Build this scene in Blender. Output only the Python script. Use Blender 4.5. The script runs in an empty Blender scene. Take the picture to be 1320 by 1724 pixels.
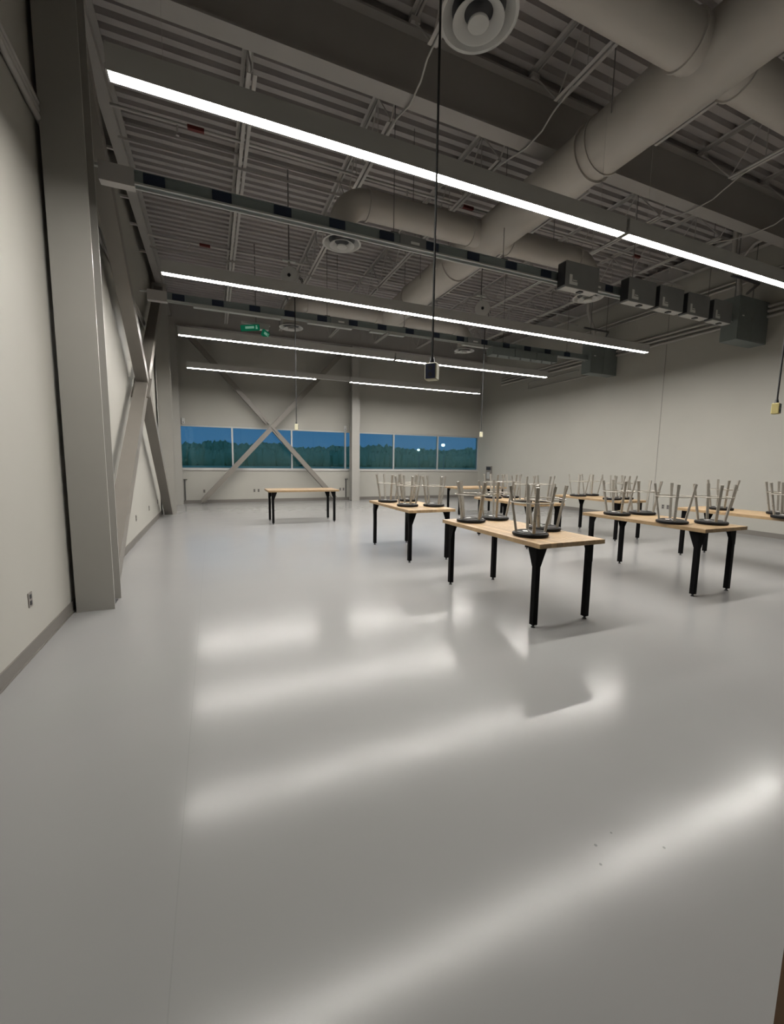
import bpy, math, random
from mathutils import Vector, Matrix
random.seed(7)
S = bpy.context.scene
COL = S.collection
R = math.radians

# ------------------------------------------------------------------ camera
F_PX, YAW, PITCH, ROLL = 712.4526, 0.4017, -0.1173, 0.0135
cam_d = bpy.data.cameras.new('camera'); cam = bpy.data.objects.new('camera', cam_d); COL.objects.link(cam)
cam_d.sensor_fit = 'HORIZONTAL'; cam_d.sensor_width = 36; cam_d.lens = F_PX / 1320 * 36
cam_d.clip_start = .02; cam_d.clip_end = 600
_f = Vector((math.sin(YAW) * math.cos(PITCH), math.cos(YAW) * math.cos(PITCH), math.sin(PITCH)))
_r = Vector((math.cos(YAW), -math.sin(YAW), 0)); _u = _r.cross(_f)
_r2 = _r * math.cos(ROLL) + _u * math.sin(ROLL); _u2 = -_r * math.sin(ROLL) + _u * math.cos(ROLL)
m = Matrix((_r2, _u2, -_f)).transposed().to_4x4(); m.translation = (1.3924, 0, 1.6)
cam.matrix_world = m
S.camera = cam

# ------------------------------------------------------------------ world (dusk sky) and exposure
w = bpy.data.worlds.new('dusk_sky'); S.world = w; w.use_nodes = True
bg = w.node_tree.nodes['Background']
bg.inputs[0].default_value = (.125, .27, .55, 1); bg.inputs[1].default_value = 1.15
S.view_settings.view_transform = 'Standard'; S.view_settings.look = 'None'
S.view_settings.gamma = 1; S.view_settings.use_curve_mapping = False
S.view_settings.exposure = 0.0
LAMP = 139.0          # brightness of the luminous lens of the linear lights

# ------------------------------------------------------------------ materials
def M(name, col, rough=.5, metal=0., spec=.5, var=0., vscale=6., bump=0., bscale=80., objvar=0.):
    m = bpy.data.materials.new(name); m.use_nodes = True
    nt = m.node_tree; b = nt.nodes['Principled BSDF']
    b.inputs['Base Color'].default_value = (*col, 1); b.inputs['Roughness'].default_value = rough
    b.inputs['Metallic'].default_value = metal; b.inputs['Specular IOR Level'].default_value = spec
    tc = nt.nodes.new('ShaderNodeTexCoord')
    if var or objvar:
        n = nt.nodes.new('ShaderNodeTexNoise'); n.inputs['Scale'].default_value = vscale; n.inputs['Detail'].default_value = 4
        nt.links.new(tc.outputs['Object'], n.inputs['Vector'])
        mr = nt.nodes.new('ShaderNodeMapRange'); mr.inputs[1].default_value = .3; mr.inputs[2].default_value = .7
        mr.inputs[3].default_value = 1 - var; mr.inputs[4].default_value = 1 + var
        nt.links.new(n.outputs[0], mr.inputs[0])
        val = mr.outputs[0]
        if objvar:
            oi = nt.nodes.new('ShaderNodeObjectInfo')
            m2 = nt.nodes.new('ShaderNodeMapRange'); m2.inputs[3].default_value = 1 - objvar; m2.inputs[4].default_value = 1 + objvar
            nt.links.new(oi.outputs['Random'], m2.inputs[0])
            mm = nt.nodes.new('ShaderNodeMath'); mm.operation = 'MULTIPLY'
            nt.links.new(val, mm.inputs[0]); nt.links.new(m2.outputs[0], mm.inputs[1]); val = mm.outputs[0]
        hs = nt.nodes.new('ShaderNodeHueSaturation'); hs.inputs['Color'].default_value = (*col, 1)
        nt.links.new(val, hs.inputs['Value']); nt.links.new(hs.outputs[0], b.inputs['Base Color'])
    if bump:
        n = nt.nodes.new('ShaderNodeTexNoise'); n.inputs['Scale'].default_value = bscale; n.inputs['Detail'].default_value = 3
        nt.links.new(tc.outputs['Object'], n.inputs['Vector'])
        bp = nt.nodes.new('ShaderNodeBump'); bp.inputs['Strength'].default_value = bump; bp.inputs['Distance'].default_value = .002
        nt.links.new(n.outputs[0], bp.inputs['Height']); nt.links.new(bp.outputs[0], b.inputs['Normal'])
    return m

def EM(name, col, strength):
    m = bpy.data.materials.new(name); m.use_nodes = True; nt = m.node_tree; nt.nodes.clear()
    o = nt.nodes.new('ShaderNodeOutputMaterial'); e = nt.nodes.new('ShaderNodeEmission')
    e.inputs[0].default_value = (*col, 1); e.inputs[1].default_value = strength
    nt.links.new(e.outputs[0], o.inputs[0]); return m

wall_m = M('wall_paint', (0.329, 0.320, 0.287), .62, var=.02, vscale=1.2, bump=.15, bscale=240)
col_m = M('column_paint', (0.2944, 0.2855, 0.2632), .38, var=.02, vscale=2)
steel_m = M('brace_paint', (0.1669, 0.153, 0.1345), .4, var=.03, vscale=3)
beam_m = M('beam_paint', (0.315, 0.3012, 0.2875), .5, var=.03, vscale=2)
deck_m = M('deck_paint', (0.3564, 0.3349, 0.328), .55, var=.05, vscale=1.5)
joist_m = M('joist_paint', (0.4321, 0.4163, 0.4007), .5)
duct_m = M('duct_paint', (0.4108, 0.3871, 0.3556), .5, var=.03, vscale=2)
base_m = M('baseboard_vinyl', (0.1365, 0.1264, 0.1138), .55)
frame_m = M('window_frame_aluminium', (0.3952, 0.4016, 0.3952), .4, .3)
sill_m = M('sill_paint', (0.4284, 0.4165, 0.3927), .4)
black_m = M('black_leg_paint', (.0018, .0018, .002), .6, spec=.1)
seat_m = M('black_stool_seat', (.005, .0045, .005), .55, spec=.2)
stool_m = M('stool_metal', (0.3065, 0.2878, 0.2507), .36, .45, var=.06, vscale=30)
glide_m = M('stool_glide', (.10, .095, .09), .5)
sticker_m = M('white_sticker', (0.68, 0.68, 0.664), .5)
wood_m = M('maple_stave', (.325, .222, .118), .38, var=.14, vscale=14, objvar=.22)
bus_m = M('busway_grey', (0.212, 0.2491, 0.2491), .45, .35, var=.03)
rail_m = M('busway_rail', (0.4641, 0.4862, 0.4641), .4, .4)
cover_m = M('busway_cover_dark', (0.0112, 0.0196, 0.042), .5)
box_m = M('enclosure_grey', (0.1522, 0.1733, 0.168), .5, .1, var=.04)
plug_m = M('plug_box_grey', (0.216, 0.2232, 0.2232), .5, .1, var=.03)
plugb_m = M('plug_box_bottom', (0.3822, 0.3822, 0.364), .5)
pipe_m = M('wall_conduit_paint', (0.324, 0.311, 0.2916), .5)
white_m = M('white_enamel', (0.4394, 0.4394, 0.4269), .45)
fix_m = M('fixture_housing', (0.374, 0.3685, 0.352), .45)
cable_m = M('black_cord', (.008, .008, .009), .55)
flex_m = M('white_flex', (0.403, 0.3965, 0.377), .5)
yellow_m = M('yellow_receptacle', (0.4212, 0.3564, 0.1404), .5)
dark_m = M('dark_plastic', (.015, .016, .02), .4)
navy_m = M('receptacle_face', (.01, .018, .055), .35)
red_m = M('red_label', (0.126, 0.015, 0.012), .5)
green_m = EM('exit_sign_green', (.012, .22, .11), .32)
greenw_m = EM('exit_sign_white', (.35, .7, .5), .35)
lens_m = EM('lit_lens', (1, .962, .91), LAMP)
outlet_m = M('outlet_steel', (0.1785, 0.1636, 0.1487), .5)
rod_m = M('hanger_rod', (.16, .16, .16), .5, .5)
gap_m = M('dark_reveal', (.05, .05, .05), .7)
door_m = M('brown_door_wood', (.055, .026, .006), .6, spec=.1, var=.25, vscale=9)
trunkgreen_m = M('tree_leaves', (.50, .56, .34), .9, var=.05, vscale=.4)
field_m = M('grass_field', (.42, .48, .30), .95, var=.15, vscale=.05)
road_m = M('asphalt', (.30, .36, .33), .9)
pole_m = M('lamp_pole', (.3, .3, .3), .5)
lampglow_m = EM('street_lamp_glow', (.9, 1, 1), 9)

# floor: glossy light grey epoxy
floor_m = M('epoxy_floor', (.232, .230, .226), .24, spec=.13, var=.02, vscale=.8, bump=.02, bscale=90)
nt = floor_m.node_tree; b = nt.nodes['Principled BSDF']
tc = nt.nodes.new('ShaderNodeTexCoord'); n = nt.nodes.new('ShaderNodeTexNoise'); n.inputs['Scale'].default_value = 3.5; n.inputs['Detail'].default_value = 6
nt.links.new(tc.outputs['Object'], n.inputs['Vector'])
mr = nt.nodes.new('ShaderNodeMapRange'); mr.inputs[1].default_value = .3; mr.inputs[2].default_value = .7; mr.inputs[3].default_value = .15; mr.inputs[4].default_value = .185
nt.links.new(n.outputs[0], mr.inputs[0]); nt.links.new(mr.outputs[0], b.inputs['Roughness'])

# window glass: tinted pane that both transmits and mirrors
glass_m = bpy.data.materials.new('tinted_glass'); glass_m.use_nodes = True; nt = glass_m.node_tree; nt.nodes.clear()
o = nt.nodes.new('ShaderNodeOutputMaterial'); mx = nt.nodes.new('ShaderNodeMixShader'); tr = nt.nodes.new('ShaderNodeBsdfTransparent')
gl = nt.nodes.new('ShaderNodeBsdfGlossy'); gl.inputs['Roughness'].default_value = .0; gl.inputs[0].default_value = (.75, .95, .95, 1)
tr.inputs[0].default_value = (.50, .66, .66, 1); fr = nt.nodes.new('ShaderNodeFresnel'); fr.inputs[0].default_value = 1.5
mu = nt.nodes.new('ShaderNodeMath'); mu.operation = 'MULTIPLY'; mu.inputs[1].default_value = 1.7; mu.use_clamp = True
nt.links.new(fr.outputs[0], mu.inputs[0]); nt.links.new(mu.outputs[0], mx.inputs[0]); nt.links.new(tr.outputs[0], mx.inputs[1]); nt.links.new(gl.outputs[0], mx.inputs[2]); nt.links.new(mx.outputs[0], o.inputs[0])

# ------------------------------------------------------------------ mesh helpers
class MB:
    def __init__(s): s.v = []; s.f = []; s.smooth = False
    def add(s, vs, fs):
        o = len(s.v); s.v += [tuple(p) for p in vs]; s.f += [tuple(i + o for i in f) for f in fs]; return s
    def box(s, x0, x1, y0, y1, z0, z1):
        return s.add([(x0, y0, z0), (x1, y0, z0), (x1, y1, z0), (x0, y1, z0), (x0, y0, z1), (x1, y0, z1), (x1, y1, z1), (x0, y1, z1)],
                     [(0, 3, 2, 1), (4, 5, 6, 7), (0, 1, 5, 4), (1, 2, 6, 5), (2, 3, 7, 6), (3, 0, 4, 7)])
    def bbox(s, x0, x1, y0, y1, z0, z1, c):
        # box with chamfered vertical and horizontal edges on the outline (rounded-looking slab)
        pts = []
        for (z, d) in ((z0, c), (z0 + c, 0), (z1 - c, 0), (z1, c)):
            pts.append([(x0 + d + c, y0 + d, z), (x1 - d - c, y0 + d, z), (x1 - d, y0 + d + c, z), (x1 - d, y1 - d - c, z),
                        (x1 - d - c, y1 - d, z), (x0 + d + c, y1 - d, z), (x0 + d, y1 - d - c, z), (x0 + d, y0 + d + c, z)])
        vs = [p for r in pts for p in r]; fs = [tuple(range(7, -1, -1)), tuple(range(24, 32))]
        for k in range(3):
            for i in range(8): j = (i + 1) % 8; fs.append((k * 8 + i, k * 8 + j, k * 8 + 8 + j, k * 8 + 8 + i))
        return s.add(vs, fs)
    def beam(s, a, b, wx, wy, up=(0, 0, 1)):
        # rectangular bar from a to b; wx across, wy along the up direction
        a = Vector(a); b = Vector(b); d = (b - a).normalized(); up = Vector(up)
        if abs(d.dot(up)) > .99: up = Vector((1, 0, 0))
        sx = d.cross(up).normalized(); sy = sx.cross(d).normalized()
        vs = []
        for p in (a, b):
            for i, j in ((-1, -1), (1, -1), (1, 1), (-1, 1)): vs.append(p + sx * i * wx / 2 + sy * j * wy / 2)
        return s.add(vs, [(0, 1, 2, 3), (7, 6, 5, 4), (0, 4, 5, 1), (1, 5, 6, 2), (2, 6, 7, 3), (3, 7, 4, 0)])
    def tube(s, path, r, n=10, caps=True):
        path = [Vector(p) for p in path]; rs = r if isinstance(r, (list, tuple)) else [r] * len(path)
        t0 = (path[1] - path[0]).normalized(); ref = Vector((0, 0, 1)) if abs(t0.z) < .9 else Vector((1, 0, 0))
        rings = []; nx = (ref - t0 * ref.dot(t0)).normalized()
        for i, p in enumerate(path):
            t = (path[min(i + 1, len(path) - 1)] - path[max(i - 1, 0)]).normalized()
            nx = (nx - t * nx.dot(t)).normalized(); ny = t.cross(nx)
            rings.append([p + (nx * math.cos(2 * math.pi * k / n) + ny * math.sin(2 * math.pi * k / n)) * rs[i] for k in range(n)])
        vs = [v for rg in rings for v in rg]; fs = []
        for i in range(len(path) - 1):
            for k in range(n): l = (k + 1) % n; fs.append((i * n + k, i * n + l, i * n + n + l, i * n + n + k))
        if caps: fs += [tuple(range(n - 1, -1, -1)), tuple(range((len(path) - 1) * n, len(path) * n))]
        s.smooth = True
        return s.add(vs, fs)
    def lathe(s, prof, n=24, c=(0, 0, 0), close=False):
        # profile of (radius, z) turned around the vertical axis through c
        vs = []; fs = []
        for (r, z) in prof:
            for k in range(n): a = 2 * math.pi * k / n; vs.append((c[0] + r * math.cos(a), c[1] + r * math.sin(a), c[2] + z))
        L = len(prof)
        for i in range(L if close else L - 1):
            j = (i + 1) % L
            for k in range(n): l = (k + 1) % n; fs.append((i * n + k, i * n + l, j * n + l, j * n + k))
        if not close: fs += [tuple(range(n - 1, -1, -1)), tuple(range((L - 1) * n, L * n))]
        s.smooth = True
        return s.add(vs, fs)
    def poly(s, pts, axis, t0, t1):
        # extrude a 2D polygon along 'x','y' or 'z'
        def mk(p, t): return {'x': (t, p[0], p[1]), 'y': (p[0], t, p[1]), 'z': (p[0], p[1], t)}[axis]
        k = len(pts); vs = [mk(p, t0) for p in pts] + [mk(p, t1) for p in pts]
        return s.add(vs, [tuple(range(k - 1, -1, -1)), tuple(range(k, 2 * k))] + [(i, (i + 1) % k, k + (i + 1) % k, k + i) for i in range(k)])
    def xf(s, M4): s.v = [tuple(M4 @ Vector(p)) for p in s.v]; return s
    def obj(s, name, mat, parent=None):
        me = bpy.data.meshes.new(name); off = parent.location if parent is not None and parent.parent is None else Vector((0, 0, 0))
        if parent is not None and parent.parent is not None: off = parent.parent.location
        me.from_pydata([(p[0] - off[0], p[1] - off[1], p[2] - off[2]) for p in s.v], [], s.f); me.update()
        import bmesh
        bm = bmesh.new(); bm.from_mesh(me); bmesh.ops.recalc_face_normals(bm, faces=bm.faces); bm.to_mesh(me); bm.free()
        if s.smooth:
            for p in me.polygons: p.use_smooth = True
            me.set_sharp_from_angle(angle=R(38))
        me.materials.append(mat)
        o = bpy.data.objects.new(name, me); COL.objects.link(o)
        if parent is not None: o.parent = parent
        return o

def tag(o, label=None, cat=None, group=None, kind=None):
    if label: o['label'] = label
    if cat: o['category'] = cat
    if group: o['group'] = group
    if kind: o['kind'] = kind
    return o
def thing(name, label, cat, loc=(0, 0, 0), group=None, rz=0):
    o = bpy.data.objects.new(name, None); COL.objects.link(o); o.location = loc; o.rotation_euler = (0, 0, rz); o.empty_display_size = .1
    return tag(o, label, cat, group)
def copy_tree(o, parent=None):
    c = o.copy(); COL.objects.link(c); c.parent = parent
    for ch in list(o.children): copy_tree(ch, c)
    return c
def place(o, loc, rz=0, label=None):
    o.location = loc; o.rotation_euler = (0, 0, rz)
    if label: o['label'] = label
    return o
def struct(name, mb, mat, label=None, parent=None, cat=None):
    o = mb.obj(name, mat, parent)
    if parent is None: tag(o, label, cat, kind='structure')
    return o
ORD = ['first', 'second', 'third', 'fourth', 'fifth', 'sixth', 'seventh', 'eighth', 'ninth', 'tenth']

# ------------------------------------------------------------------ the room
W, D, Y0, HC = 13.10, 17.12, -.62, 6.97
ZB, ZT = 1.235, 2.835            # window band
fl = struct('floor', MB().box(-.2, W + .2, Y0 - .2, D + .25, -.15, 0), floor_m, 'glossy light grey epoxy floor', cat='floor')
struct('wall_left', MB().box(-.2, 0, Y0 - .2, D + .25, 0, 7.2), wall_m, 'off-white painted wall behind the left steel columns', cat='wall')
struct('wall_right', MB().box(W, W + .2, Y0 - .2, D + .25, 0, 7.2), wall_m, 'off-white painted wall carrying the grey electrical boxes', cat='wall')
struct('wall_far', MB().box(0, W, D, D + .25, 0, ZB).box(0, W, D, D + .25, ZT, 7.2), wall_m, 'off-white end wall with the ribbon window', cat='wall')
DX0, DX1 = .95, 2.90
struct('wall_rear', MB().box(0, DX0, Y0 - .2, Y0, 0, 7.2).box(DX1, W, Y0 - .2, Y0, 0, 7.2).box(DX0, DX1, Y0 - .2, Y0, 3.0, 7.2), wall_m, 'off-white wall with the entrance behind the viewer', cat='wall')
# unlit corridor behind the entrance
struct('wall_corridor', MB().box(DX0 - .6, DX1 + .6, Y0 - 2.3, Y0 - 2.2, 0, 3.1).box(DX0 - .7, DX0 - .6, Y0 - 2.3, Y0 - .2, 0, 3.1).box(DX1 + .6, DX1 + .7, Y0 - 2.3, Y0 - .2, 0, 3.1)
       .box(DX0 - .7, DX1 + .7, Y0 - 2.3, Y0 - .2, 3.1, 3.2).box(DX0 - .7, DX1 + .7, Y0 - 2.3, Y0 - .2, -.1, 0), wall_m, 'dark corridor beyond the entrance', cat='wall')
# corrugated roof deck, ribs running across the room
pr = []; y = Y0
while y < D:
    pr += [(y, HC), (y + .095, HC), (y + .115, HC + .075), (y + .18, HC + .075)]; y += .2
pr.append((D, HC))
dk = MB(); vs = [(x, p[0], p[1]) for x in (0, W) for p in pr]; k = len(pr)
dk.add(vs, [(i, i + 1, k + i + 1, k + i) for i in range(k - 1)]).box(0, W, Y0, D, HC + .09, HC + .2)
struct('ceiling', dk, deck_m, 'grey corrugated steel roof deck', cat='ceiling')
# baseboards
struct('baseboard_left', MB().box(0, .012, Y0, D, 0, .115).box(.012, .02, Y0, D, 0, .012), base_m, 'grey vinyl baseboard along the left wall', cat='baseboard')
struct('baseboard_right', MB().box(W - .012, W, Y0, D, 0, .115), base_m, 'grey vinyl baseboard along the right wall', cat='baseboard')
struct('baseboard_far', MB().box(.012, W - .012, D - .012, D, 0, .115), base_m, 'grey vinyl baseboard under the ribbon window', cat='baseboard')
for (x, y), r_ in zip([(2.836, 1.143), (3.096, 1.025), (2.783, 1.072), (2.95, 1.162)], (.007, .006, .006, .005)):
    MB().lathe([(r_ * .7, 0), (r_, .0003), (r_ * .6, .0006)], 9, (x, y, 0)).obj('scuff', M('floor_scuff', (.10, .10, .098), .5), fl)
# control joint in the right wall
struct('trim_1', MB().box(W - .004, W, 8.26, 8.272, .115, 6.9), M('joint_sealant', (.17, .16, .15), .7), 'thin vertical control joint in the right wall', cat='joint')
struct('trim_4', MB().box(1.22, 1.224, Y0, D - .1, 0, .0005), M('floor_joint', (.215, .214, .21), .22, spec=.15), 'faint straight joint line in the epoxy floor', cat='joint')
# half-height reveals beside the end-wall columns
for i, x in enumerate((.45, 6.52)):
    struct('trim_%d' % (2 + i), MB().box(x, x + .035, D - .045, D, .115, .86).box(x - .02, x + .1, D - .06, D, .86, .885), gap_m,
           'dark half-height reveal beside the ' + ('corner column' if i == 0 else 'middle column of the end wall'), cat='trim')

# ribbon window
win = bpy.data.objects.new('window_1', None); COL.objects.link(win); win.location = (0, D, ZB); tag(win, 'long blue-tinted ribbon window of six panes in the end wall', 'window', kind='structure')
MUL = [0.0, 2.13, 4.33, 6.53, 8.72, 10.90, W]
yg = D + .075
MB().box(0, W, yg - .05, yg + .06, ZB + .02, ZB + .065).box(0, W, yg - .05, yg + .06, ZT - .05, ZT).box(0, .05, yg - .05, yg + .06, ZB + .06, ZT - .05).box(W - .05, W, yg - .05, yg + .06, ZB + .06, ZT - .05).obj('window_frame', frame_m, win)
for x in MUL[1:-1]: MB().box(x - .03, x + .03, yg - .05, yg + .06, ZB + .065, ZT - .05).obj('mullion', frame_m, win)
for a, b2 in zip(MUL[:-1], MUL[1:]):
    MB().box(a + (.05 if a == 0 else .03), b2 - (.05 if b2 == W else .03), yg, yg + .012, ZB + .065, ZT - .05).obj('pane', glass_m, win)
MB().box(.0, W, D - .035, yg - .05, ZB - .025, ZB + .02).obj('window_sill', sill_m, win)

# open wooden entrance door, its free edge just inside the frame
dr = bpy.data.objects.new('door_1', None); COL.objects.link(dr); dr.location = (DX1, Y0, 0); tag(dr, 'open brown wooden door at the right edge', 'door', kind='structure')
ex, ey = 2.231, .29; L = math.hypot(ex - DX1, ey - Y0); ang = math.atan2(ey - Y0, ex - DX1)
mt = Matrix.Translation((DX1, Y0, 0)) @ Matrix.Rotation(ang, 4, 'Z')
MB().box(0, L, -.045, 0, .01, 2.12).xf(mt).obj('door_leaf', door_m, dr)
MB().tube([(L - .07, -.045, 1.0), (L - .07, -.11, 1.0), (L - .19, -.11, 1.0)], .011, 8).tube([(L - .07, 0, 1.0), (L - .07, .065, 1.0), (L - .19, .065, 1.0)], .011, 8).xf(mt).obj('door_handle', stool_m, dr)
for z in (.25, 1.05, 1.85): MB().tube([(0, .0, z - .05), (0, .0, z + .05)], .012, 8).xf(mt).obj('hinge', stool_m, dr)

d2 = bpy.data.objects.new('door_2', None); COL.objects.link(d2); d2.location = (11.05, Y0, 0); tag(d2, 'dark glazed door in the rear wall', 'door', kind='structure')
MB().box(10.5, 10.58, Y0, Y0 + .05, 0, 2.5).box(11.52, 11.6, Y0, Y0 + .05, 0, 2.5).box(10.58, 11.52, Y0, Y0 + .05, 2.42, 2.5).obj('door_frame', dark_m, d2)
MB().box(10.58, 11.52, Y0, Y0 + .03, 0, 2.42).obj('door_leaf', dark_m, d2)
MB().tube([(11.44, Y0 + .03, .95), (11.44, Y0 + .09, .95), (11.44, Y0 + .09, 1.15), (11.44, Y0 + .03, 1.15)], .011, 8).obj('door_handle', stool_m, d2)

# ------------------------------------------------------------------ steel columns and bracing
def column(name, label, x0, x1, y0, y1, h, flange=.02):
    t = thing(name, label, 'column', ((x0 + x1) / 2, (y0 + y1) / 2, 0), 'wide-flange steel columns')
    MB().box(x0, x1, y0, y0 + flange, .0, h).obj('flange', col_m, t)
    MB().box(x0, x1, y1 - flange, y1, .012, h).obj('flange', col_m, t)
    xm = (x0 + x1) / 2; MB().box(xm - .008, xm + .008, y0 + flange, y1 - flange, 0, h).obj('web', col_m, t)
    MB().box(x0 + .03, x1 - .03, y0 + .03, y1 - .03, 0, .012).obj('base_plate', gap_m, t)
    return t
column('steel_column', 'nearest pale steel column standing against the left wall', .045, .386, 5.184, 5.545, 6.38)
column('steel_column', 'pale steel column on the left wall at the far foot of the brace', .045, .386, 13.77, 14.13, 6.38)
column('steel_column', 'pale steel column in the far left corner beside the window', .07, .42, 16.6, 16.93, 6.13)
column('steel_column', 'pale steel column in front of the middle of the ribbon window', 6.63, 6.96, 16.56, 16.9, 6.13)

def brace(name, label, a, b, w, depth, up, plates):
    t = thing(name, label, 'brace', a, 'diagonal steel tube braces')
    MB().beam(a, b, w, depth, up).obj('tube', steel_m, t)
    for (p, q) in plates: MB().beam(p, q, w * .16, depth * 1.5, up).obj('gusset_plate', steel_m, t)
    return t
xb = .215
cy, cz = 9.655, 3.08
def onA(y): return (xb, y, cz + (cy - y) * .762)
def onB(y): return (xb, y, cz + (y - cy) * .762)
# brace falling away from the viewer passes in front; the other is interrupted at the crossing
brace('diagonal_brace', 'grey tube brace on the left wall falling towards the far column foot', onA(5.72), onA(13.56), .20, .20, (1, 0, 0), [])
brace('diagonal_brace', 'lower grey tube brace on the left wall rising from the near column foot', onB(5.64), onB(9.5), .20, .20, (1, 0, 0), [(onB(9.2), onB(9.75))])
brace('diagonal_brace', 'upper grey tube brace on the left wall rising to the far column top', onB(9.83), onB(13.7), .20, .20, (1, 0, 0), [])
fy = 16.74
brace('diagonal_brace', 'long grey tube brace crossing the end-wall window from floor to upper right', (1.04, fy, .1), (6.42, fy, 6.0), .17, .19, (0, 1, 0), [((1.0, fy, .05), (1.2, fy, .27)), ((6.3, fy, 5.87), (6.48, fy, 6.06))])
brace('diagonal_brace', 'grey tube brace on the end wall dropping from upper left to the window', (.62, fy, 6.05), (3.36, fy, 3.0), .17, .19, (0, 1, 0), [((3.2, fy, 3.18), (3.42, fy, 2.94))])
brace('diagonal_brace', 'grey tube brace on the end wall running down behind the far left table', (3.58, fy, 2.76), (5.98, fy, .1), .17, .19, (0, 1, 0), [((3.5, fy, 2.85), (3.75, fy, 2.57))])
# fixing clips on the left-wall crossing
# ------------------------------------------------------------------ beams and joists
def ibeam(t, axis, c, a0, a1, z0, z1, wd, tf=.02):
    def bx(p0, p1, za, zb_): return MB().box(a0, a1, p0, p1, za, zb_) if axis == 'x' else MB().box(p0, p1, a0, a1, za, zb_)
    bx(c - wd / 2, c + wd / 2, z0, z0 + tf).obj('bottom_flange', beam_m, t)
    bx(c - .008, c + .008, z0 + tf, z1 - tf).obj('web', beam_m, t)
    bx(c - wd / 2, c + wd / 2, z1 - tf, z1).obj('top_flange', beam_m, t)
g = thing('roof_girder', 'deep grey steel girder crossing the ceiling above the nearest light', 'girder', (.4, 5.36, 6.1)); ibeam(g, 'x', 5.36, .30, W, 6.1, 6.86, .23, .025)
g = thing('roof_beam', 'grey steel beam across the top of the end wall', 'beam', (.4, 16.78, 6.15)); ibeam(g, 'x', 16.78, .1, W, 6.15, 6.86, .18)
g = thing('edge_beam', 'grey steel edge beam along the top of the left wall', 'beam', (.215, 0, 6.4)); ibeam(g, 'y', .215, Y0, 16.69, 6.4, 6.86, .16)
for yb in (1.0, 3.2, 7.22, 8.4, 9.75, 10.75, 12.0, 15.4): MB().box(0, .135, yb - .02, yb + .02, 6.4, 6.44).obj('bracket', joist_m, g)
g = thing('edge_beam', 'grey steel edge beam along the top of the right wall', 'beam', (W - .2, 0, 6.5)); ibeam(g, 'y', W - .2, Y0, 16.69, 6.5, 6.86, .16)

def joist(x, y0, y1, label, group):
    t = thing('roof_joist', label, 'joist', (x, (y0 + y1) / 2, 6.25), group)
    zt, zb = 6.97, 6.25
    def angles(z, sgn, a, b):
        mb = MB()
        for s in (-1, 1):
            mb.box(x + s * .014 - .003, x + s * .014 + .003, a, b, min(z, z + sgn * .05), max(z, z + sgn * .05))
            mb.box(min(x + s * .014, x + s * .06), max(x + s * .014, x + s * .06), a, b, min(z, z + sgn * .006), max(z, z + sgn * .006))
        return mb
    angles(zt, -1, y0, y1).obj('top_chord', joist_m, t)
    b0, b1 = y0 + .55, y1 - .55
    angles(zb, 1, b0, b1).obj('bottom_chord', joist_m, t)
    wb = MB(); n = max(2, round((b1 - b0) / 1.0)); st = (b1 - b0) / n
    wb.tube([(x, y0 + .05, zt - .03), (x, b0, zb + .03)], .011, 6)
    for i in range(n):
        a = b0 + i * st
        wb.tube([(x, a, zb + .03), (x, a + st / 2, zt - .03)], .010, 6).tube([(x, a + st / 2, zt - .03), (x, a + st, zb + .03)], .010, 6)
        wb.tube([(x, a + st / 2, zt - .03), (x, a + st / 2, zb + .03)], .007, 6)
    wb.tube([(x, b1, zb + .03), (x, y1 - .05, zt - .03)], .011, 6).obj('web', joist_m, t)
    MB().box(x - .06, x + .06, y1 - .12, y1, 6.862, 6.92).obj('joist_seat', joist_m, t)
JX = [2.0 + 1.83 * i for i in range(6)]
for i, x in enumerate(JX):
    joist(x, 5.40, 16.86, '%s open-web roof joist from the left wall, beyond the deep girder' % ORD[i], 'open-web roof joists')
    joist(x, Y0, 5.32, '%s open-web roof joist from the left wall, on the near side of the deep girder' % ORD[i], 'open-web roof joists')
# bridging angles
for y, z, lab in ((2.5, 6.24, 'near side of the deep girder, low'), (7.75, 6.24, 'first low row beyond the deep girder'), (11.2, 6.24, 'second low row beyond the deep girder'), (14.4, 6.24, 'low row nearest the end wall'),
                  (8.5, 6.915, 'upper row just above the first dark-spotted busway'), (12.2, 6.915, 'upper row over the far busway')):
    o = MB().box(.3, W - .3, y - .003, y + .003, z - .035, z).box(.3, W - .3, y, y + .035, z - .005, z).obj('bridging_angle', joist_m)
    tag(o, 'thin steel bridging angle across the joists, ' + lab, 'angle', 'joist bridging')
# sprinkler branch pipes, with red tags
for y, xs, lab in ((7.3, (1.34, 5.95, 10.45), 'above the nearest lights'), (10.9, (1.41,), 'above the second row of lights')):
    t = thing('sprinkler_pipe', 'grey sprinkler pipe with red tags running across the joists ' + lab, 'pipe', (.2, y, 6.33), 'sprinkler branch pipes')
    MB().tube([(.29, y, 6.33), (W - .6, y, 6.33)], .022, 10).obj('pipe', joist_m, t)
    for x in xs:
        MB().box(x - .11, x + .11, y - .026, y + .026, 6.304, 6.352).obj('red_tag', red_m, t)
    for x in (1.1, 4.7, 8.4, 11.6): MB().tube([(x, y, 6.33), (x, y, 6.22)], .012, 8).lathe([(.004, -.16), (.022, -.155), (.022, -.15), (.004, -.145)], 10, (x, y, 6.33)).obj('sprinkler_head', joist_m, t)
# perforated strut near the first light
o = MB()
for k in range(60): o.box(.42 + k * .075, .42 + k * .075 + .045, 6.98, 7.02, 6.55, 6.575)
o.box(.3, 4.95, 6.975, 6.98, 6.535, 6.59).box(.3, 4.95, 7.02, 7.025, 6.535, 6.59)
tag(o.obj('perforated_strut', joist_m), 'perforated steel strut hung across the joists beside the nearest light', 'strut')
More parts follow.
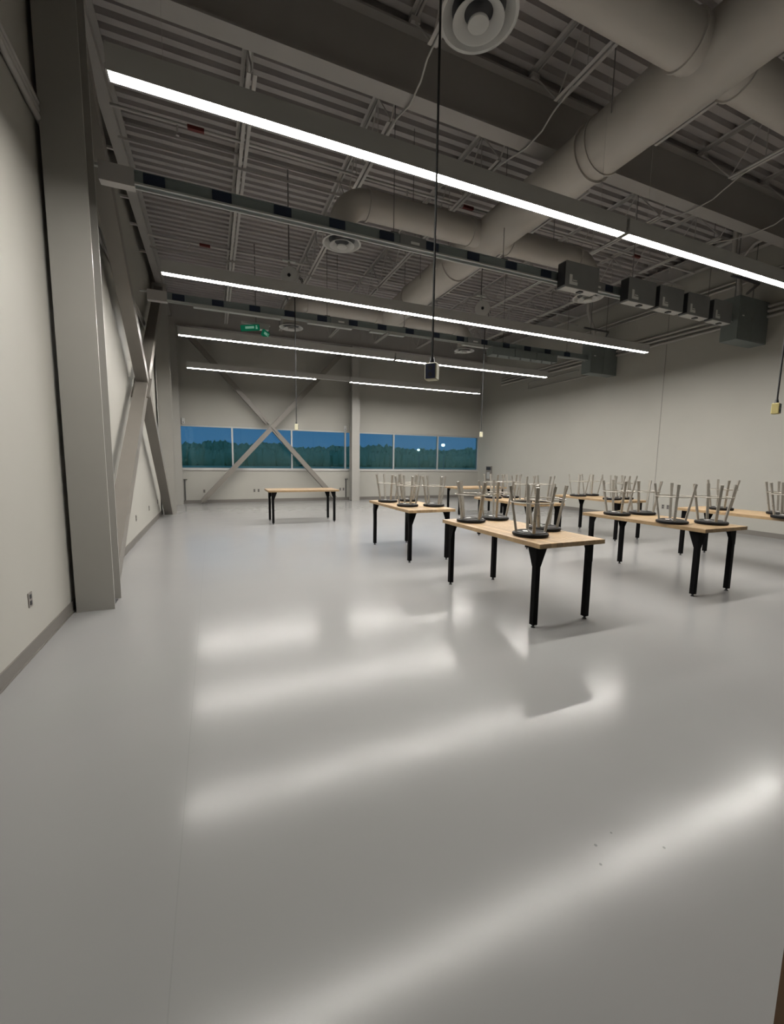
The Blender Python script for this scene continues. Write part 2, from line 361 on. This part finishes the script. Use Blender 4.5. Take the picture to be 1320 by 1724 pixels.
# flexible conduits crossing under the girder from joist to joist
for i, (x, lab) in enumerate(((JX[1], 'above the nearest light, nearest the left wall'), (JX[2], 'just left of the round duct'), (JX[4], 'right of the round duct'), (JX[5], 'nearest the right wall'))):
    p = [(x, 4.5, 6.25), (x - .05, 4.78, 6.12), (x - .02, 5.0, 6.06), (x + .01, 5.36, 6.07), (x - .04, 5.66, 6.10), (x, 6.0, 6.2), (x, 6.35, 6.25)]
    tag(MB().tube(p, .011, 8).obj('flexible_conduit', flex_m), 'white flexible conduit looping under the deep girder ' + lab, 'conduit', 'conduits under the girder')

# ------------------------------------------------------------------ ducts
DXC, DZC, DR = 6.12, 5.64, .335
dt = thing('round_duct', 'large grey round supply duct with side branches under the ceiling', 'duct', (DXC, 5, DZC))
def seg(a, b, r, n=36): return MB().tube([a, b], r, n)
YS = [Y0, 4.42, 4.53, 10.0, 13.1]
seg((DXC, Y0 + .01, DZC), (DXC, 4.42, DZC), DR, 40).obj('trunk_section', duct_m, dt)
seg((DXC, 4.42, DZC), (DXC, 9.95, DZC), DR - .012, 40).obj('trunk_section', duct_m, dt)
seg((DXC, 9.95, DZC), (DXC, 11.45 + .3, DZC), DR - .03, 40).obj('trunk_section', duct_m, dt)
for y in (4.40, 4.56, 7.95, 9.95): seg((DXC, y - .012, DZC), (DXC, y + .012, DZC), DR + .016, 40).obj('collar', duct_m, dt)
BR = .215
for yb in (3.12, 6.83, 11.45):
    for s in (-1, 1):
        if s == 1 and yb == 3.12: xe = 8.57
        else: xe = 3.38 if s == -1 else 8.57
        xi = xe - s * .42
        MB().tube([(DXC + s * .2, yb, DZC), (xi, yb, DZC)], BR, 32).obj('branch', duct_m, dt)
        for xc in (DXC + s * .42, xi): MB().tube([(xc - .016, yb, DZC), (xc + .016, yb, DZC)], BR + .018, 32).obj('collar', duct_m, dt)
        el = []
        for k in range(7):
            a = k / 6 * math.pi / 2
            el.append((xi + s * .42 * math.sin(a), yb, DZC - .42 * (1 - math.cos(a))))
        el.append((xe, yb, 5.05))
        MB().tube(el, BR - .005, 32).obj('elbow', duct_m, dt)
        # hanger wires of the branch
    for xh in (4.6, 7.6): MB().tube([(xh, yb, DZC + BR), (xh, yb, HC)], .006, 6).obj('hanger_rod', rod_m, dt)
for y in (1.2, 4.0, 8.9): 
    for s in (-1, 1): MB().tube([(DXC + s * (DR + .01), y, DZC), (DXC + s * (DR + .01), y, HC)], .006, 6).obj('hanger_rod', rod_m, dt)

# round ceiling diffusers: nested cones, the throat closed by a dark disc for its shade
def diffuser():
    t = thing('round_diffuser', 'x', 'diffuser', (0, 0, 0), 'round air diffusers')
    MB().lathe([(.19, .09), (.285, .012), (.30, 0), (.30, -.006), (.275, -.006), (.20, .055), (.17, .085)], 40, close=True).obj('outer_cone', white_m, t)
    MB().lathe([(.115, .03), (.19, -.026), (.195, -.036), (.18, -.036), (.108, .018)], 40, close=True).obj('middle_cone', white_m, t)
    MB().lathe([(.01, -.030), (.075, -.038), (.082, -.052), (.078, -.060), (.01, -.068)], 32).obj('centre_cone', white_m, t)
    MB().lathe([(.205, .052), (.205, .056)], 32).obj('throat_shade', dark_m, t)  # dark-coloured disc stands in for the shade in the gaps between the cones
    return t
df = diffuser(); first = True
for (x, y, lab) in ((3.38, 3.12, 'white round diffuser nearest the viewer, at the top edge of the picture'), (3.38, 6.83, 'white round diffuser hanging left, just behind the first busway'),
                    (8.57, 6.83, 'white round diffuser hanging behind the grey plug boxes'), (3.38, 11.45, 'white round diffuser left, beside the green exit sign'),
                    (8.57, 11.45, 'white round diffuser below the far busway, right of centre'), (8.57, 3.12, 'white round diffuser on the near right duct branch')):
    d = df if first else copy_tree(df); first = False
    place(d, (x, y, 4.985), 0, lab)

# ------------------------------------------------------------------ linear lights
LZ = 4.272
def fixture(x0, x1, y, label, joint):
    t = thing('linear_light', label, 'light', ((x0 + x1) / 2, y, LZ), 'suspended linear lights')
    MB().box(x0, x1, y - .056, y + .056, LZ + .012, LZ + .17).box(x0, x1, y - .056, y - .0485, LZ - .004, LZ + .012).box(x0, x1, y + .0485, y + .056, LZ - .004, LZ + .012).obj('housing', fix_m, t)
    MB().box(x0 + .012, x1 - .012, y - .048, y + .048, LZ - .001, LZ + .0115).obj('lens', lens_m, t)
    for x in (x0, x1): MB().box(x - .006, x + .006, y - .058, y + .058, LZ - .004, LZ + .172).obj('end_cap', fix_m, t)
    for x in (x0 + .35, x1 - .35): MB().tube([(x, y, LZ + .17), (x, y, HC)], .0016, 5).lathe([(.006, 0), (.02, .002), (.02, .01), (.006, .014)], 10, (x, y, LZ + .17)).obj('hanger_wire', joist_m, t)
    if joint: MB().box(x1 + .006, x1 + .055, y - .03, y + .03, LZ + .03, LZ + .08).obj('joiner', rod_m, t)
    return t
names = ['nearest', 'second-nearest', 'third', 'farthest']
for i, y in enumerate((3.838, 7.285, 10.603, 14.171)):
    if i == 1:
        fixture(.812, 11.03, y, 'second-nearest row, one unbroken glowing linear light', False); continue
    fixture(.812, 5.885 if i < 3 else 4.64, y, 'left half of the %s row of glowing linear lights' % names[i], i < 3)
    r_ = fixture(5.945 if i < 3 else 5.80, 11.03, y, 'right half of the %s row of glowing linear lights' % names[i], False)
    if i == 3: MB().box(4.65, 5.79, y - .05, y + .05, LZ + .02, LZ + .165).obj('blank_section', fix_m, r_)

# ------------------------------------------------------------------ busways
def busway(y, label, xend, hang):
    z0, z1 = 4.745, 4.90
    t = thing('busway', label, 'busway', (.4, y, z0), 'overhead busways')
    MB().box(.68, xend, y - .05, y + .05, z0 + .02, z1).box(.68, xend, y - .058, y - .05, z1 - .02, z1).obj('housing', bus_m, t)
    MB().box(.68, xend, y - .075, y - .05, z0 - .004, z0 + .018).box(.68, xend, y + .03, y + .055, z0 - .004, z0 + .018).obj('bottom_rail', rail_m, t)
    MB().box(.33, .68, y - .06, y + .06, z0 - .03, z1 + .015).obj('end_box', joist_m, t)
    MB().box(.20, .33, y - .02, y + .02, z1 - .03, z1).obj('bracket', rail_m, t)
    k = 0; x = .77
    while x < xend - .25:
        MB().bbox(x, x + .225, y - .066, y - .048, z0 + .022, z1 - .01, .006).obj('cover', cover_m, t)
        x += .735
    for x in (4.03, 7.72):
        if x < xend:
            j = MB().box(x, x + .42, y - .07, y + .06, z0 + .015, z1 + .004).obj('joint_box', plug_m, t)
            MB().box(x + .17, x + .31, y - .0715, y - .07, z0 + .05, z0 + .085).obj('label_plate', sticker_m, j)
    for x in hang:
        MB().tube([(x, y, z1), (x, y, HC)], .006, 6).obj('hanger_rod', rod_m, t)
        MB().box(x - .06, x + .06, y - .05, y + .05, z1, z1 + .02).obj('hanger_clamp', rod_m, t)
    return t
busway(6.10, 'nearer grey busway with dark blue covers running below the joists', 12.0, (3.95, 5.9, 8.9, 11.2))
busway(10.0, 'farther grey busway with dark blue covers beyond the second row of lights', 12.0, (3.95, 5.9, 8.9, 11.2))

def enclosure(y, label):
    t = thing('electrical_enclosure', label, 'box', (12.55, y, 4.37), 'wall-hung enclosures feeding the busways')
    MB().box(12.0, W, y - .17, y + .17, 4.37, 5.28).obj('body', box_m, t)
    MB().box(12.02, 12.52, y - .178, y - .17, 4.39, 5.26).obj('door', box_m, t)
    MB().box(12.53, W - .02, y - .178, y - .17, 4.39, 5.26).obj('door', box_m, t)
    MB().box(12.12, 12.19, y - .18, y - .178, 4.86, 4.885).obj('name_plate', sticker_m, t)
    MB().box(12.47, 12.5, y - .19, y - .178, 4.78, 4.86).obj('latch', rod_m, t)
    for x in (12.1, 12.75): MB().tube([(x, y, 5.28), (x, y, HC)], .008, 6).obj('hanger_rod', rod_m, t)
    # conduit sweeping up from the box to the wall
    MB().tube([(12.35, y + .05, 5.28), (12.33, y + .05, 5.5), (12.25, y + .05, 5.75), (12.1, y + .05, 6.0), (12.0, y + .05, 6.2), (12.0, y + .05, HC)], .05, 12).obj('conduit', pipe_m, t)
    MB().box(11.7, 12.7, y - .14, y - .10, 5.62, 5.66).obj('support_strut', rod_m, t)
    MB().beam((12.7, y - .12, 5.64), (W, y + .32, 5.64), .04, .04).obj('support_strut', rod_m, t)
enclosure(6.10, 'big grey electrical enclosure on the right wall at the end of the nearer busway')
enclosure(10.0, 'big grey electrical enclosure on the right wall at the end of the farther busway')

def plugbox(x0, x1, y, label, z0=4.60, z1=5.02):
    t = thing('plug_in_box', label, 'box', ((x0 + x1) / 2, y, z0), 'plug-in boxes on the nearer busway')
    MB().box(x0, x1, y - .26, y - .08, z0 + .008, z1).obj('body', plug_m, t)
    MB().box(x0 + .01, x1 - .01, y - .255, y - .09, z0, z0 + .008).obj('bottom_plate', plugb_m, t)
    MB().box(x0 - .012, x0, y - .25, y - .09, z0 + .03, z1 - .02).obj('side_cover', dark_m, t)
    w = x1 - x0
    MB().box(x0 + .12 * w, x0 + .20 * w, y - .262, y - .26, z0 + .05, z0 + .21).obj('sticker', sticker_m, t)
    MB().box(x0 + .20 * w, x0 + .36 * w, y - .262, y - .26, z0 + .05, z0 + .10).obj('sticker', sticker_m, t)
    MB().box(x0 + .22 * w, x0 + .34 * w, y - .262, y - .26, z0 + .115, z0 + .13).obj('sticker', sticker_m, t)
    MB().box(x0 + .48 * w, x0 + .60 * w, y - .22, y - .14, z0 - .02, z0).obj('knockout', dark_m, t)
    for zz in (z0 + .15, z0 + .29): MB().box(x1, x1 + .012, y - .24, y - .22, zz, zz + .03).obj('hinge', plugb_m, t)
PB = [(7.0, 7.76), (8.52, 9.24), (9.36, 10.04), (10.18, 10.85), (11.0, 11.6)]
PL = ['leftmost grey plug-in box on the nearer busway, set apart from the others', 'second grey plug-in box from the left on the nearer busway', 'third grey plug-in box from the left on the nearer busway',
      'fourth grey plug-in box from the left on the nearer busway', 'grey plug-in box next to the big enclosure on the nearer busway']
for (a, b2), lab in zip(PB, PL): plugbox(a, b2, 6.1, lab)
# trays and slim boxes under the farther busway
for i, (a, b2) in enumerate(((8.45, 9.2), (9.22, 9.95), (9.98, 10.72))):
    t = thing('slim_plug_box', 'slim grey box under the farther busway, ' + ['left', 'middle', 'right'][i] + ' of three', 'box', ((a + b2) / 2, 10, 4.47), 'slim boxes under the farther busway')
    MB().box(a, b2, 9.85, 10.12, 4.53, 4.738).obj('body', box_m, t)
    for q in (.25, .75): MB().box(a + (b2 - a) * q, a + (b2 - a) * q + .025, 9.86, 9.9, 4.47, 4.53).obj('handle', plug_m, t)
for i, (a, b2) in enumerate(((1.15, 2.9), (3.5, 4.55), (5.0, 5.35), (5.5, 5.9), (7.6, 8.4))):
    o = MB().box(a, b2, 9.93, 10.07, 4.70, 4.74).box(a, b2, 9.925, 9.93, 4.69, 4.735).obj('cover_strip', rail_m)
    tag(o, '%s pale cover strip from the left along the bottom of the farther busway' % ORD[i], 'strip', 'cover strips under the farther busway')

# ------------------------------------------------------------------ wall conduits
def run(name, pts, r, label, group, mat=None, n=10): tag(MB().tube(pts, r, n).obj(name, mat or pipe_m), label, 'conduit', group)
for z, lab in ((5.20, 'upper'), (5.09, 'middle'), (4.975, 'lower')):
    run('wall_conduit', [(W - .05, Y0, z), (W - .05, 15.5, z)], .038, lab + ' of three painted pipes running along the right wall above the boxes', 'pipes along the right wall')
for z, lab in ((5.98, 'upper'), (5.88, 'lower')):
    run('wall_conduit', [(W - .05, Y0, z), (W - .05, 11.5, z)], .03, lab + ' of two high painted pipes along the right wall', 'high pipes on the right wall')
run('wall_conduit', [(12.6, Y0, 6.78), (12.6, 7.2, 6.78)], .06, 'thick grey pipe hung high along the right wall', 'high pipes on the right wall')
run('wall_conduit', [(12.55, Y0, 6.55), (12.55, 5.6, 6.55), (12.6, 6.1, 6.5), (12.68, 6.35, 6.3), (12.7, 6.4, 6.05), (12.7, 6.4, 5.3)], .035, 'grey pipe bending down from the ceiling towards the nearer enclosure', 'high pipes on the right wall')
run('wall_conduit', [(W - .04, 11.3, 4.8), (W - .04, 13.8, 4.8), (W - .04, 13.8, 4.55), (W - .04, 11.6, 4.55), (W - .04, 10.2, 4.55)], .018, 'thin pipe turning back on itself on the right wall beside the far lights', 'high pipes on the right wall')
for z, lab in ((4.80, 'upper'), (4.74, 'middle'), (4.68, 'lower')):
    run('wall_conduit', [(.035, Y0, z), (.035, 16.5, z)], .027, lab + ' of three painted pipes running along the left wall', 'pipes along the left wall')

# ------------------------------------------------------------------ cord reels and hanging receptacles
cream_m = M('cream_receptacle', (.44, .42, .30), .5)
def cord_drop(x, y, zr, label_r, label_c, sway, face, bm_=None):
    # reel: two flanges, drum, bracket; hung from a rod
    t = thing('cord_reel', label_r, 'cord reel', (x, y, zr), 'ceiling cord reels')
    rot = Matrix.Translation((x, y, zr)) @ Matrix.Rotation(R(-25), 4, 'Z') @ Matrix.Rotation(R(90), 4, 'X')
    MB().lathe([(.02, .03), (.16, .03), (.165, .035), (.16, .04), (.02, .04)], 28).xf(rot).obj('flange', white_m, t)
    MB().lathe([(.02, -.04), (.16, -.04), (.165, -.035), (.16, -.03), (.02, -.03)], 28).xf(rot).obj('flange', white_m, t)
    MB().lathe([(.10, -.03), (.10, .03)], 24).xf(rot).obj('drum', dark_m, t)
    MB().lathe([(.005, .04), (.03, .042), (.03, .055), (.005, .056)], 16).xf(rot).obj('hub', dark_m, t)
    MB().box(x - .02, x + .02, y + .05, y + .07, zr - .05, zr + .28).box(x - .12, x + .12, y + .03, y + .09, zr + .28, zr + .30).obj('bracket', rail_m, t)
    MB().tube([(x, y + .06, zr + .3), (x, y + .06, HC)], .012, 6).obj('hanger_rod', rod_m, t)
    MB().box(x + .06, x + .12, y - .04, y + .04, zr - .2, zr - .13).obj('cord_guide', white_m, t)
    lp = [Vector((x + .19 + .07 * math.cos(a * .35), y + .05 + .004 * a, zr - .05 + .09 * math.sin(a * .35))) for a in range(37)]
    MB().tube(lp, .006, 6).obj('cord_loop', cable_m, t)
    zb = 2.26
    c = thing('hanging_receptacle', label_c, 'receptacle', (x + .09 + sway, y, zb - .06), 'receptacles hanging on cords')
    pts = [(x + .09, y, zr - .16)] + [(x + .09 + sway * (k / 8) ** 2, y, (zr - .16) + (zb + .085 - zr + .16) * k / 8) for k in range(1, 9)]
    MB().tube(pts, .009, 6).obj('cord', cable_m, c)
    X = x + .09 + sway
    mt = Matrix.Translation((X, y, zb)) @ Matrix.Rotation(face, 4, 'Z')
    MB().bbox(-.045, .045, -.035, .035, -.06, .06, .006).xf(mt).obj('body', bm_ or yellow_m, c)
    MB().lathe([(.012, .105), (.022, .06), (.012, .055)][::-1], 12).xf(mt).obj('strain_relief', dark_m, c)
    f = MB().box(-.037, .037, -.0385, -.035, -.052, .052).xf(mt).obj('face_plate', navy_m, c)
    for zz in (-.024, .024): MB().lathe([(.002, .0), (.016, .0), (.016, .003), (.002, .003)], 14).xf(mt @ Matrix.Translation((0, -.039, zz)) @ Matrix.Rotation(R(90), 4, 'X')).obj('socket', dark_m, f)
cord_drop(2.81, 2.836, 5.2, 'white cord reel above the nearest light, out at the top of the view', 'hanging receptacle with dark face on the long black cord in front of the lights', 0, R(-48), cream_m)
cord_drop(2.863, 8.55, 5.06, 'white cord reel left, hanging just behind the first busway', 'small cream receptacle hanging in front of the brace at the left window', 0, R(80), cream_m)
cord_drop(7.06, 8.35, 5.02, 'white cord reel right of the round duct', 'small cream receptacle hanging at the far right corner of the room', 0, R(60), cream_m)
cord_drop(7.24, 2.82, 5.2, 'white cord reel at the far right edge above the nearest light', 'yellow receptacle hanging on a black cord at the right edge of the picture', -.03, R(14))

# ------------------------------------------------------------------ green exit sign
t = thing('exit_sign', 'pair of glowing green exit signs hung below the far busway at left', 'sign', (2.55, 11.72, 4.85))
def signpanel(x, y, z, w, h, rz, tilt):
    mt = Matrix.Translation((x, y, z)) @ Matrix.Rotation(rz, 4, 'Z') @ Matrix.Rotation(tilt, 4, 'Y')
    p = MB().box(-w / 2, w / 2, -.02, .02, -h / 2, h / 2).xf(mt).obj('sign_panel', green_m, t)
    q = MB().box(-w * .25, w * .22, -.0215, -.02, -h * .18, h * .22)
    q.box(w * .30, w * .40, -.0215, -.02, -h * .30, h * .05).box(w * .31, w * .39, -.0215, -.02, h * .12, h * .30)
    q.xf(mt).obj('pictogram', greenw_m, p)
signpanel(2.40, 11.72, 4.93, .46, .14, R(-14), R(-6)); signpanel(2.76, 11.64, 4.80, .20, .17, R(28), R(22))
MB().box(2.62, 2.86, 11.70, 11.86, 4.93, 5.03).box(2.2, 2.9, 11.74, 11.80, 5.03, 5.08).obj('housing', white_m, t)
MB().tube([(2.55, 11.77, 5.08), (2.55, 11.77, HC)], .01, 6).obj('hanger_rod', rod_m, t)

# ------------------------------------------------------------------ wall outlets and devices
def outlet():
    t = thing('wall_outlet', 'x', 'outlet', (0, 0, 0), 'wall outlets')
    MB().bbox(-.038, .038, -.007, 0, -.06, .06, .002).obj('cover_plate', outlet_m, t)
    for z in (-.026, .026): MB().bbox(-.017, .017, -.010, -.007, z - .017, z + .017, .001).obj('socket', dark_m, t)
    return t
ot = outlet(); first = True
OUT = [((0, 4.187, .457), R(90), 'wall outlet on the left wall in front of the nearest column'), ((0, 9.445, .452), R(90), 'wall outlet under the left brace, nearest the viewer of three'),
       ((0, 11.31, .45), R(90), 'middle wall outlet of the three under the left brace'), ((0, 13.05, .45), R(90), 'farthest wall outlet of the three under the left brace'),
       ((1.10, D, .44), 0, 'wall outlet by the foot of the end-wall brace'), ((2.875, D, .44), 0, 'left wall outlet of the pair between the end-wall brace legs'), ((3.03, D, .44), 0, 'right wall outlet of the pair between the end-wall brace legs'),
       ((6.30, D, .45), 0, 'left wall outlet of the pair beside the middle column'), ((6.44, D, .45), 0, 'right wall outlet of the pair beside the middle column'),
       ((W, 7.97, .455), R(-90), 'farther wall outlet of the pair on the right wall'), ((W, 7.83, .455), R(-90), 'nearer wall outlet of the pair on the right wall')]
for loc, rz, lab in OUT:
    o2 = ot if first else copy_tree(ot); first = False; place(o2, loc, rz, lab)
t = thing('wall_panel', 'grey recessed control panel on the right wall near the far corner', 'panel', (W, 16.2, 1.0))
MB().box(W - .06, W, 16.0, 16.4, .80, 1.47).obj('housing', outlet_m, t); MB().box(W - .064, W - .06, 16.04, 16.36, 1.3, 1.44).obj('display', dark_m, t)
MB().box(W - .075, W - .06, 16.1, 16.3, .9, 1.2).obj('handset', M('panel_grey', (.35, .35, .34), .5), t)
for i, x in enumerate((.50, 6.50)):
    t = thing('wall_sensor', 'small white sensor box on the wall beside the ' + ('corner column' if i == 0 else 'middle column'), 'sensor', (x, D, 2.9), 'small sensor boxes above the window')
    MB().bbox(x - .05, x + .05, D - .05, D, 2.86, 3.06, .006).obj('body', white_m, t); MB().box(x - .015, x + .015, D - .053, D - .05, 2.9, 2.93).obj('button', dark_m, t)

# ------------------------------------------------------------------ tables: butcher-block tops on black flared legs
TW, TL_, TZ, TH = .84, 1.82, .857, .045
NS = 12
def table():
    t = thing('work_table', 'x', 'table', (0, 0, 0), 'butcher-block work tables')
    sw = TW / NS
    sm = MB().bbox(-sw / 2 + .0006, sw / 2 - .0006, -TL_ / 2, TL_ / 2, TZ - TH, TZ, .0015).obj('stave', wood_m, t)
    sm.location.x = -TW / 2 + sw / 2
    for k in range(1, NS):
        c = sm.copy(); COL.objects.link(c); c.parent = t; c.location.x = -TW / 2 + sw * (k + .5)
    zt = TZ - TH
    for sx in (-1, 1):
        for sy in (-1, 1):
            cx, cy = sx * .34, sy * .79
            leg = MB()
            # folded angle leg: two flared plates meeting at the outer corner
            a, th = .027, .006
            ox, oy = cx + sx * a, cy + sy * a     # outer corner
            P = [(0, zt - .20), (0, zt), (-.125, zt), (-.125, zt - .012), (-.054, zt - .20)]
            leg.poly([(ox + sx * p, z) for p, z in P], 'y', oy - sy * th, oy + sy * .003)
            leg.poly([(oy + sy * p, z) for p, z in P], 'x', ox - sx * th, ox + sx * .003)
            leg.box(min(ox, ox - sx * .054), max(ox, ox - sx * .054), min(oy, oy - sy * .054), max(oy, oy - sy * .054), .03, zt - .006)
            leg.box(min(ox, ox - sx * .11), max(ox, ox - sx * .11), min(oy, oy - sy * .11), max(oy, oy - sy * .11), zt - .006, zt)
            l = leg.obj('leg', black_m, t)
            MB().lathe([(.012, .028), (.012, .012), (.020, .008), (.022, .0)][::-1], 14, (cx, cy, 0)).obj('foot', dark_m, l)
    return t
TB = [((4.60, 3.94), 0, 'nearest wooden work table in the centre, with stools on top'), ((4.61, 6.82), 0, 'wooden work table with four stools behind and left of the nearest table'),
      ((7.17, 4.02), 0, 'long wooden work table with four stools right of the nearest table'), ((9.50, 4.10), 0, 'wooden work table cut off by the right edge of the picture'),
      ((9.57, 7.10), 0, 'wooden work table with stools by the right wall, behind the front right tables'), ((7.18, 7.05), 0, 'wooden work table with stools half hidden behind the nearest table'),
      ((9.13, 11.42), R(90), 'bare wooden work table standing crosswise near the far right corner'), ((3.565, 11.25), R(90), 'bare wooden work table standing crosswise before the end-wall brace')]
tb = table()
for i, ((x, y), rz, lab) in enumerate(TB):
    o2 = tb if i == 0 else copy_tree(tb); place(o2, (x, y, 0), rz, lab)

# ------------------------------------------------------------------ stools, upside down on the tables
SH = .515
def stool():
    t = thing('stool', 'x', 'stool', (0, 0, 0), 'upturned stools on the tables')
    MB().lathe([(.16, 0), (.177, .004), (.184, .018), (.181, .034), (.168, .040)], 36).obj('seat', seat_m, t)
    MB().lathe([(.140, .040), (.154, .040), (.154, .048), (.140, .048)], 36, close=True).obj('seat_ring', glide_m, t)
    for k in range(4):
        a = k * math.pi / 2; ca, sa = math.cos(a), math.sin(a)
        p0 = Vector((.145 * ca, .145 * sa, .034)); p1 = Vector((.225 * ca, .225 * sa, SH - .012))
        l = MB().beam(p0, p1, .029, .022, (ca, sa, 0)).obj('leg', stool_m, t)
        d = (p1 - p0).normalized()
        MB().beam(p1 - d * .045, p1 + d * .012, .034, .027, (ca, sa, 0)).obj('glide', stool_m, l)
        q = p0 + (p1 - p0) * .30
        MB().tube([q + Vector((ca, sa, 0)) * .008, q + Vector((ca, sa, 0)) * .016], .006, 8).obj('bolt', rod_m, l)
    rr = .145 + (.225 - .145) * .68 + .014
    ring = [(rr * math.cos(2 * math.pi * k / 36), rr * math.sin(2 * math.pi * k / 36)) for k in range(36)]
    mb = MB(); n = 8; vs = []; fs = []
    for k in range(36):
        a = 2 * math.pi * k / 36
        for j in range(n):
            b3 = 2 * math.pi * j / n; r = rr + .0065 * math.cos(b3); vs.append((r * math.cos(a), r * math.sin(a), .034 + (SH - .046) * .68 + .0065 * math.sin(b3)))
    for k in range(36):
        for j in range(n): fs.append((k * n + j, ((k + 1) % 36) * n + j, ((k + 1) % 36) * n + (j + 1) % n, k * n + (j + 1) % n))
    mb.add(vs, fs); mb.smooth = True; mb.obj('foot_ring', stool_m, t)
    MB().box(-.035, .035, .03, .075, .048, .0495).obj('white_label', sticker_m, t)
    MB().box(-.142, .142, -.012, .012, .040, .047).obj('seat_brace', glide_m, t)
    return t
ST = [
 ((4.42, 4.54), 6, 'upturned stool at the far left corner of the nearest table'), ((4.86, 4.64), 61, 'upturned stool at the far right corner of the nearest table'),
 ((4.43, 3.45), 61, 'upturned stool closest to the viewer, front left on the nearest table'), ((4.86, 3.72), 25, 'upturned stool at the front right of the nearest table'),
 ((4.41, 7.31), 87, 'leftmost upturned stool, on the table behind and left of the nearest table'), ((4.86, 7.37), 13, 'upturned stool at the far right of the table behind and left of the nearest one'),
 ((4.44, 6.50), 84, 'upturned stool at the front left of the table behind and left of the nearest one'), ((4.88, 6.38), 4, 'upturned stool at the front right of the table behind and left of the nearest one'),
 ((6.98, 4.50), 61, 'leftmost upturned stool on the long table right of the nearest table'), ((7.45, 4.44), 17, 'second upturned stool from the left on the table right of the nearest table'),
 ((6.91, 3.62), 43, 'third upturned stool from the left on the table right of the nearest table'), ((7.35, 3.40), 48, 'rightmost upturned stool on the table right of the nearest table'),
 ((9.50, 4.50), 49, 'upturned stool alone at the far end of the table at the right edge'), ((9.66, 3.72), 42, 'upturned stool partly cut off by the right edge, farther of two'), ((9.15, 3.42), 46, 'upturned stool cut off by the right edge, nearer of two'),
 ((9.37, 7.5), 47, 'leftmost upturned stool on the table by the right wall'), ((9.83, 7.55), 48, 'second upturned stool from the left on the table by the right wall'),
 ((9.33, 6.54), 54, 'third upturned stool from the left on the table by the right wall'), ((9.78, 6.60), 58, 'rightmost upturned stool on the table by the right wall'),
 ((6.96, 7.53), 74, 'leftmost upturned stool on the half hidden table, in front of the wall panel'), ((7.42, 7.53), 79, 'second upturned stool from the left on the half hidden table'),
 ((6.92, 6.55), 68, 'third upturned stool from the left on the half hidden table'), ((7.40, 6.52), 79, 'rightmost upturned stool on the half hidden table')]
sl = stool()
for i, ((x, y), a, lab) in enumerate(ST):
    o2 = sl if i == 0 else copy_tree(sl); place(o2, (x, y, TZ), R(a), lab)

# ------------------------------------------------------------------ outdoors at dusk
tag(MB().box(-250, 350, D + .3, 420, -.5, -.3).obj('ground', field_m), 'dark green field outside the window', 'ground', kind='structure')
tag(MB().box(-200, 300, 52, 60, -.3, -.27).obj('road', road_m), 'pale road across the field outside', 'road', kind='structure')
tl = MB()
rnd = random.Random(3)
def blob(cx, cy, cz, rx, rz, n=9, mrows=6):
    vs = []; fs = []
    ph = [rnd.uniform(0, 6.28) for _ in range(4)]
    for i in range(mrows + 1):
        th = math.pi * i / mrows
        for k in range(n):
            a = 2 * math.pi * k / n
            q = 1 + .16 * math.sin(3 * a + ph[0] + th * 2) + .12 * math.sin(5 * th + ph[1]) * math.cos(2 * a + ph[2])
            vs.append((cx + rx * q * math.sin(th) * math.cos(a), cy + rx * q * math.sin(th) * math.sin(a), cz + rz * q * math.cos(th)))
    for i in range(mrows):
        for k in range(n): l = (k + 1) % n; fs.append((i * n + k, i * n + l, i * n + n + l, i * n + n + k))
    tl.add(vs, fs)
x = -40.0
while x < 190:
    h = 6.9 + .45 * math.sin(x * .13) + .3 * math.sin(x * .31 + 1)
    for j in range(4):
        blob(x + rnd.uniform(-.8, .8), 150 + j * 3 + rnd.uniform(-1, 1), h * (.55 if j % 2 else .3) + rnd.uniform(-.4, .5), rnd.uniform(1.3, 2.0), h * .42 * rnd.uniform(.85, 1.1))
    x += .8
tl.smooth = True
tag(tl.obj('tree_line', trunkgreen_m), 'dark hazy line of trees along the horizon outside', 'trees', kind='stuff')
for (x, y, lab) in ((58.9, 115, 'distant street lamp seen through the middle right pane'), (47.3, 80, 'distant street lamp seen through the rightmost pane')):
    t = thing('street_lamp', lab, 'lamp', (x, y, -.3), 'street lamps outside')
    MB().tube([(x, y, -.3), (x, y, 5.3)], [.09, .05], 8).obj('pole', pole_m, t)
    MB().tube([(x, y, 5.3), (x - .5, y - .4, 5.45)], .04, 6).obj('arm', pole_m, t)
    MB().lathe([(.02, -.35), (.30, -.22), (.40, 0), (.30, .2), (.02, .28)], 14, (x - .5, y - .4, 5.35)).obj('lamp_head', lampglow_m, t)
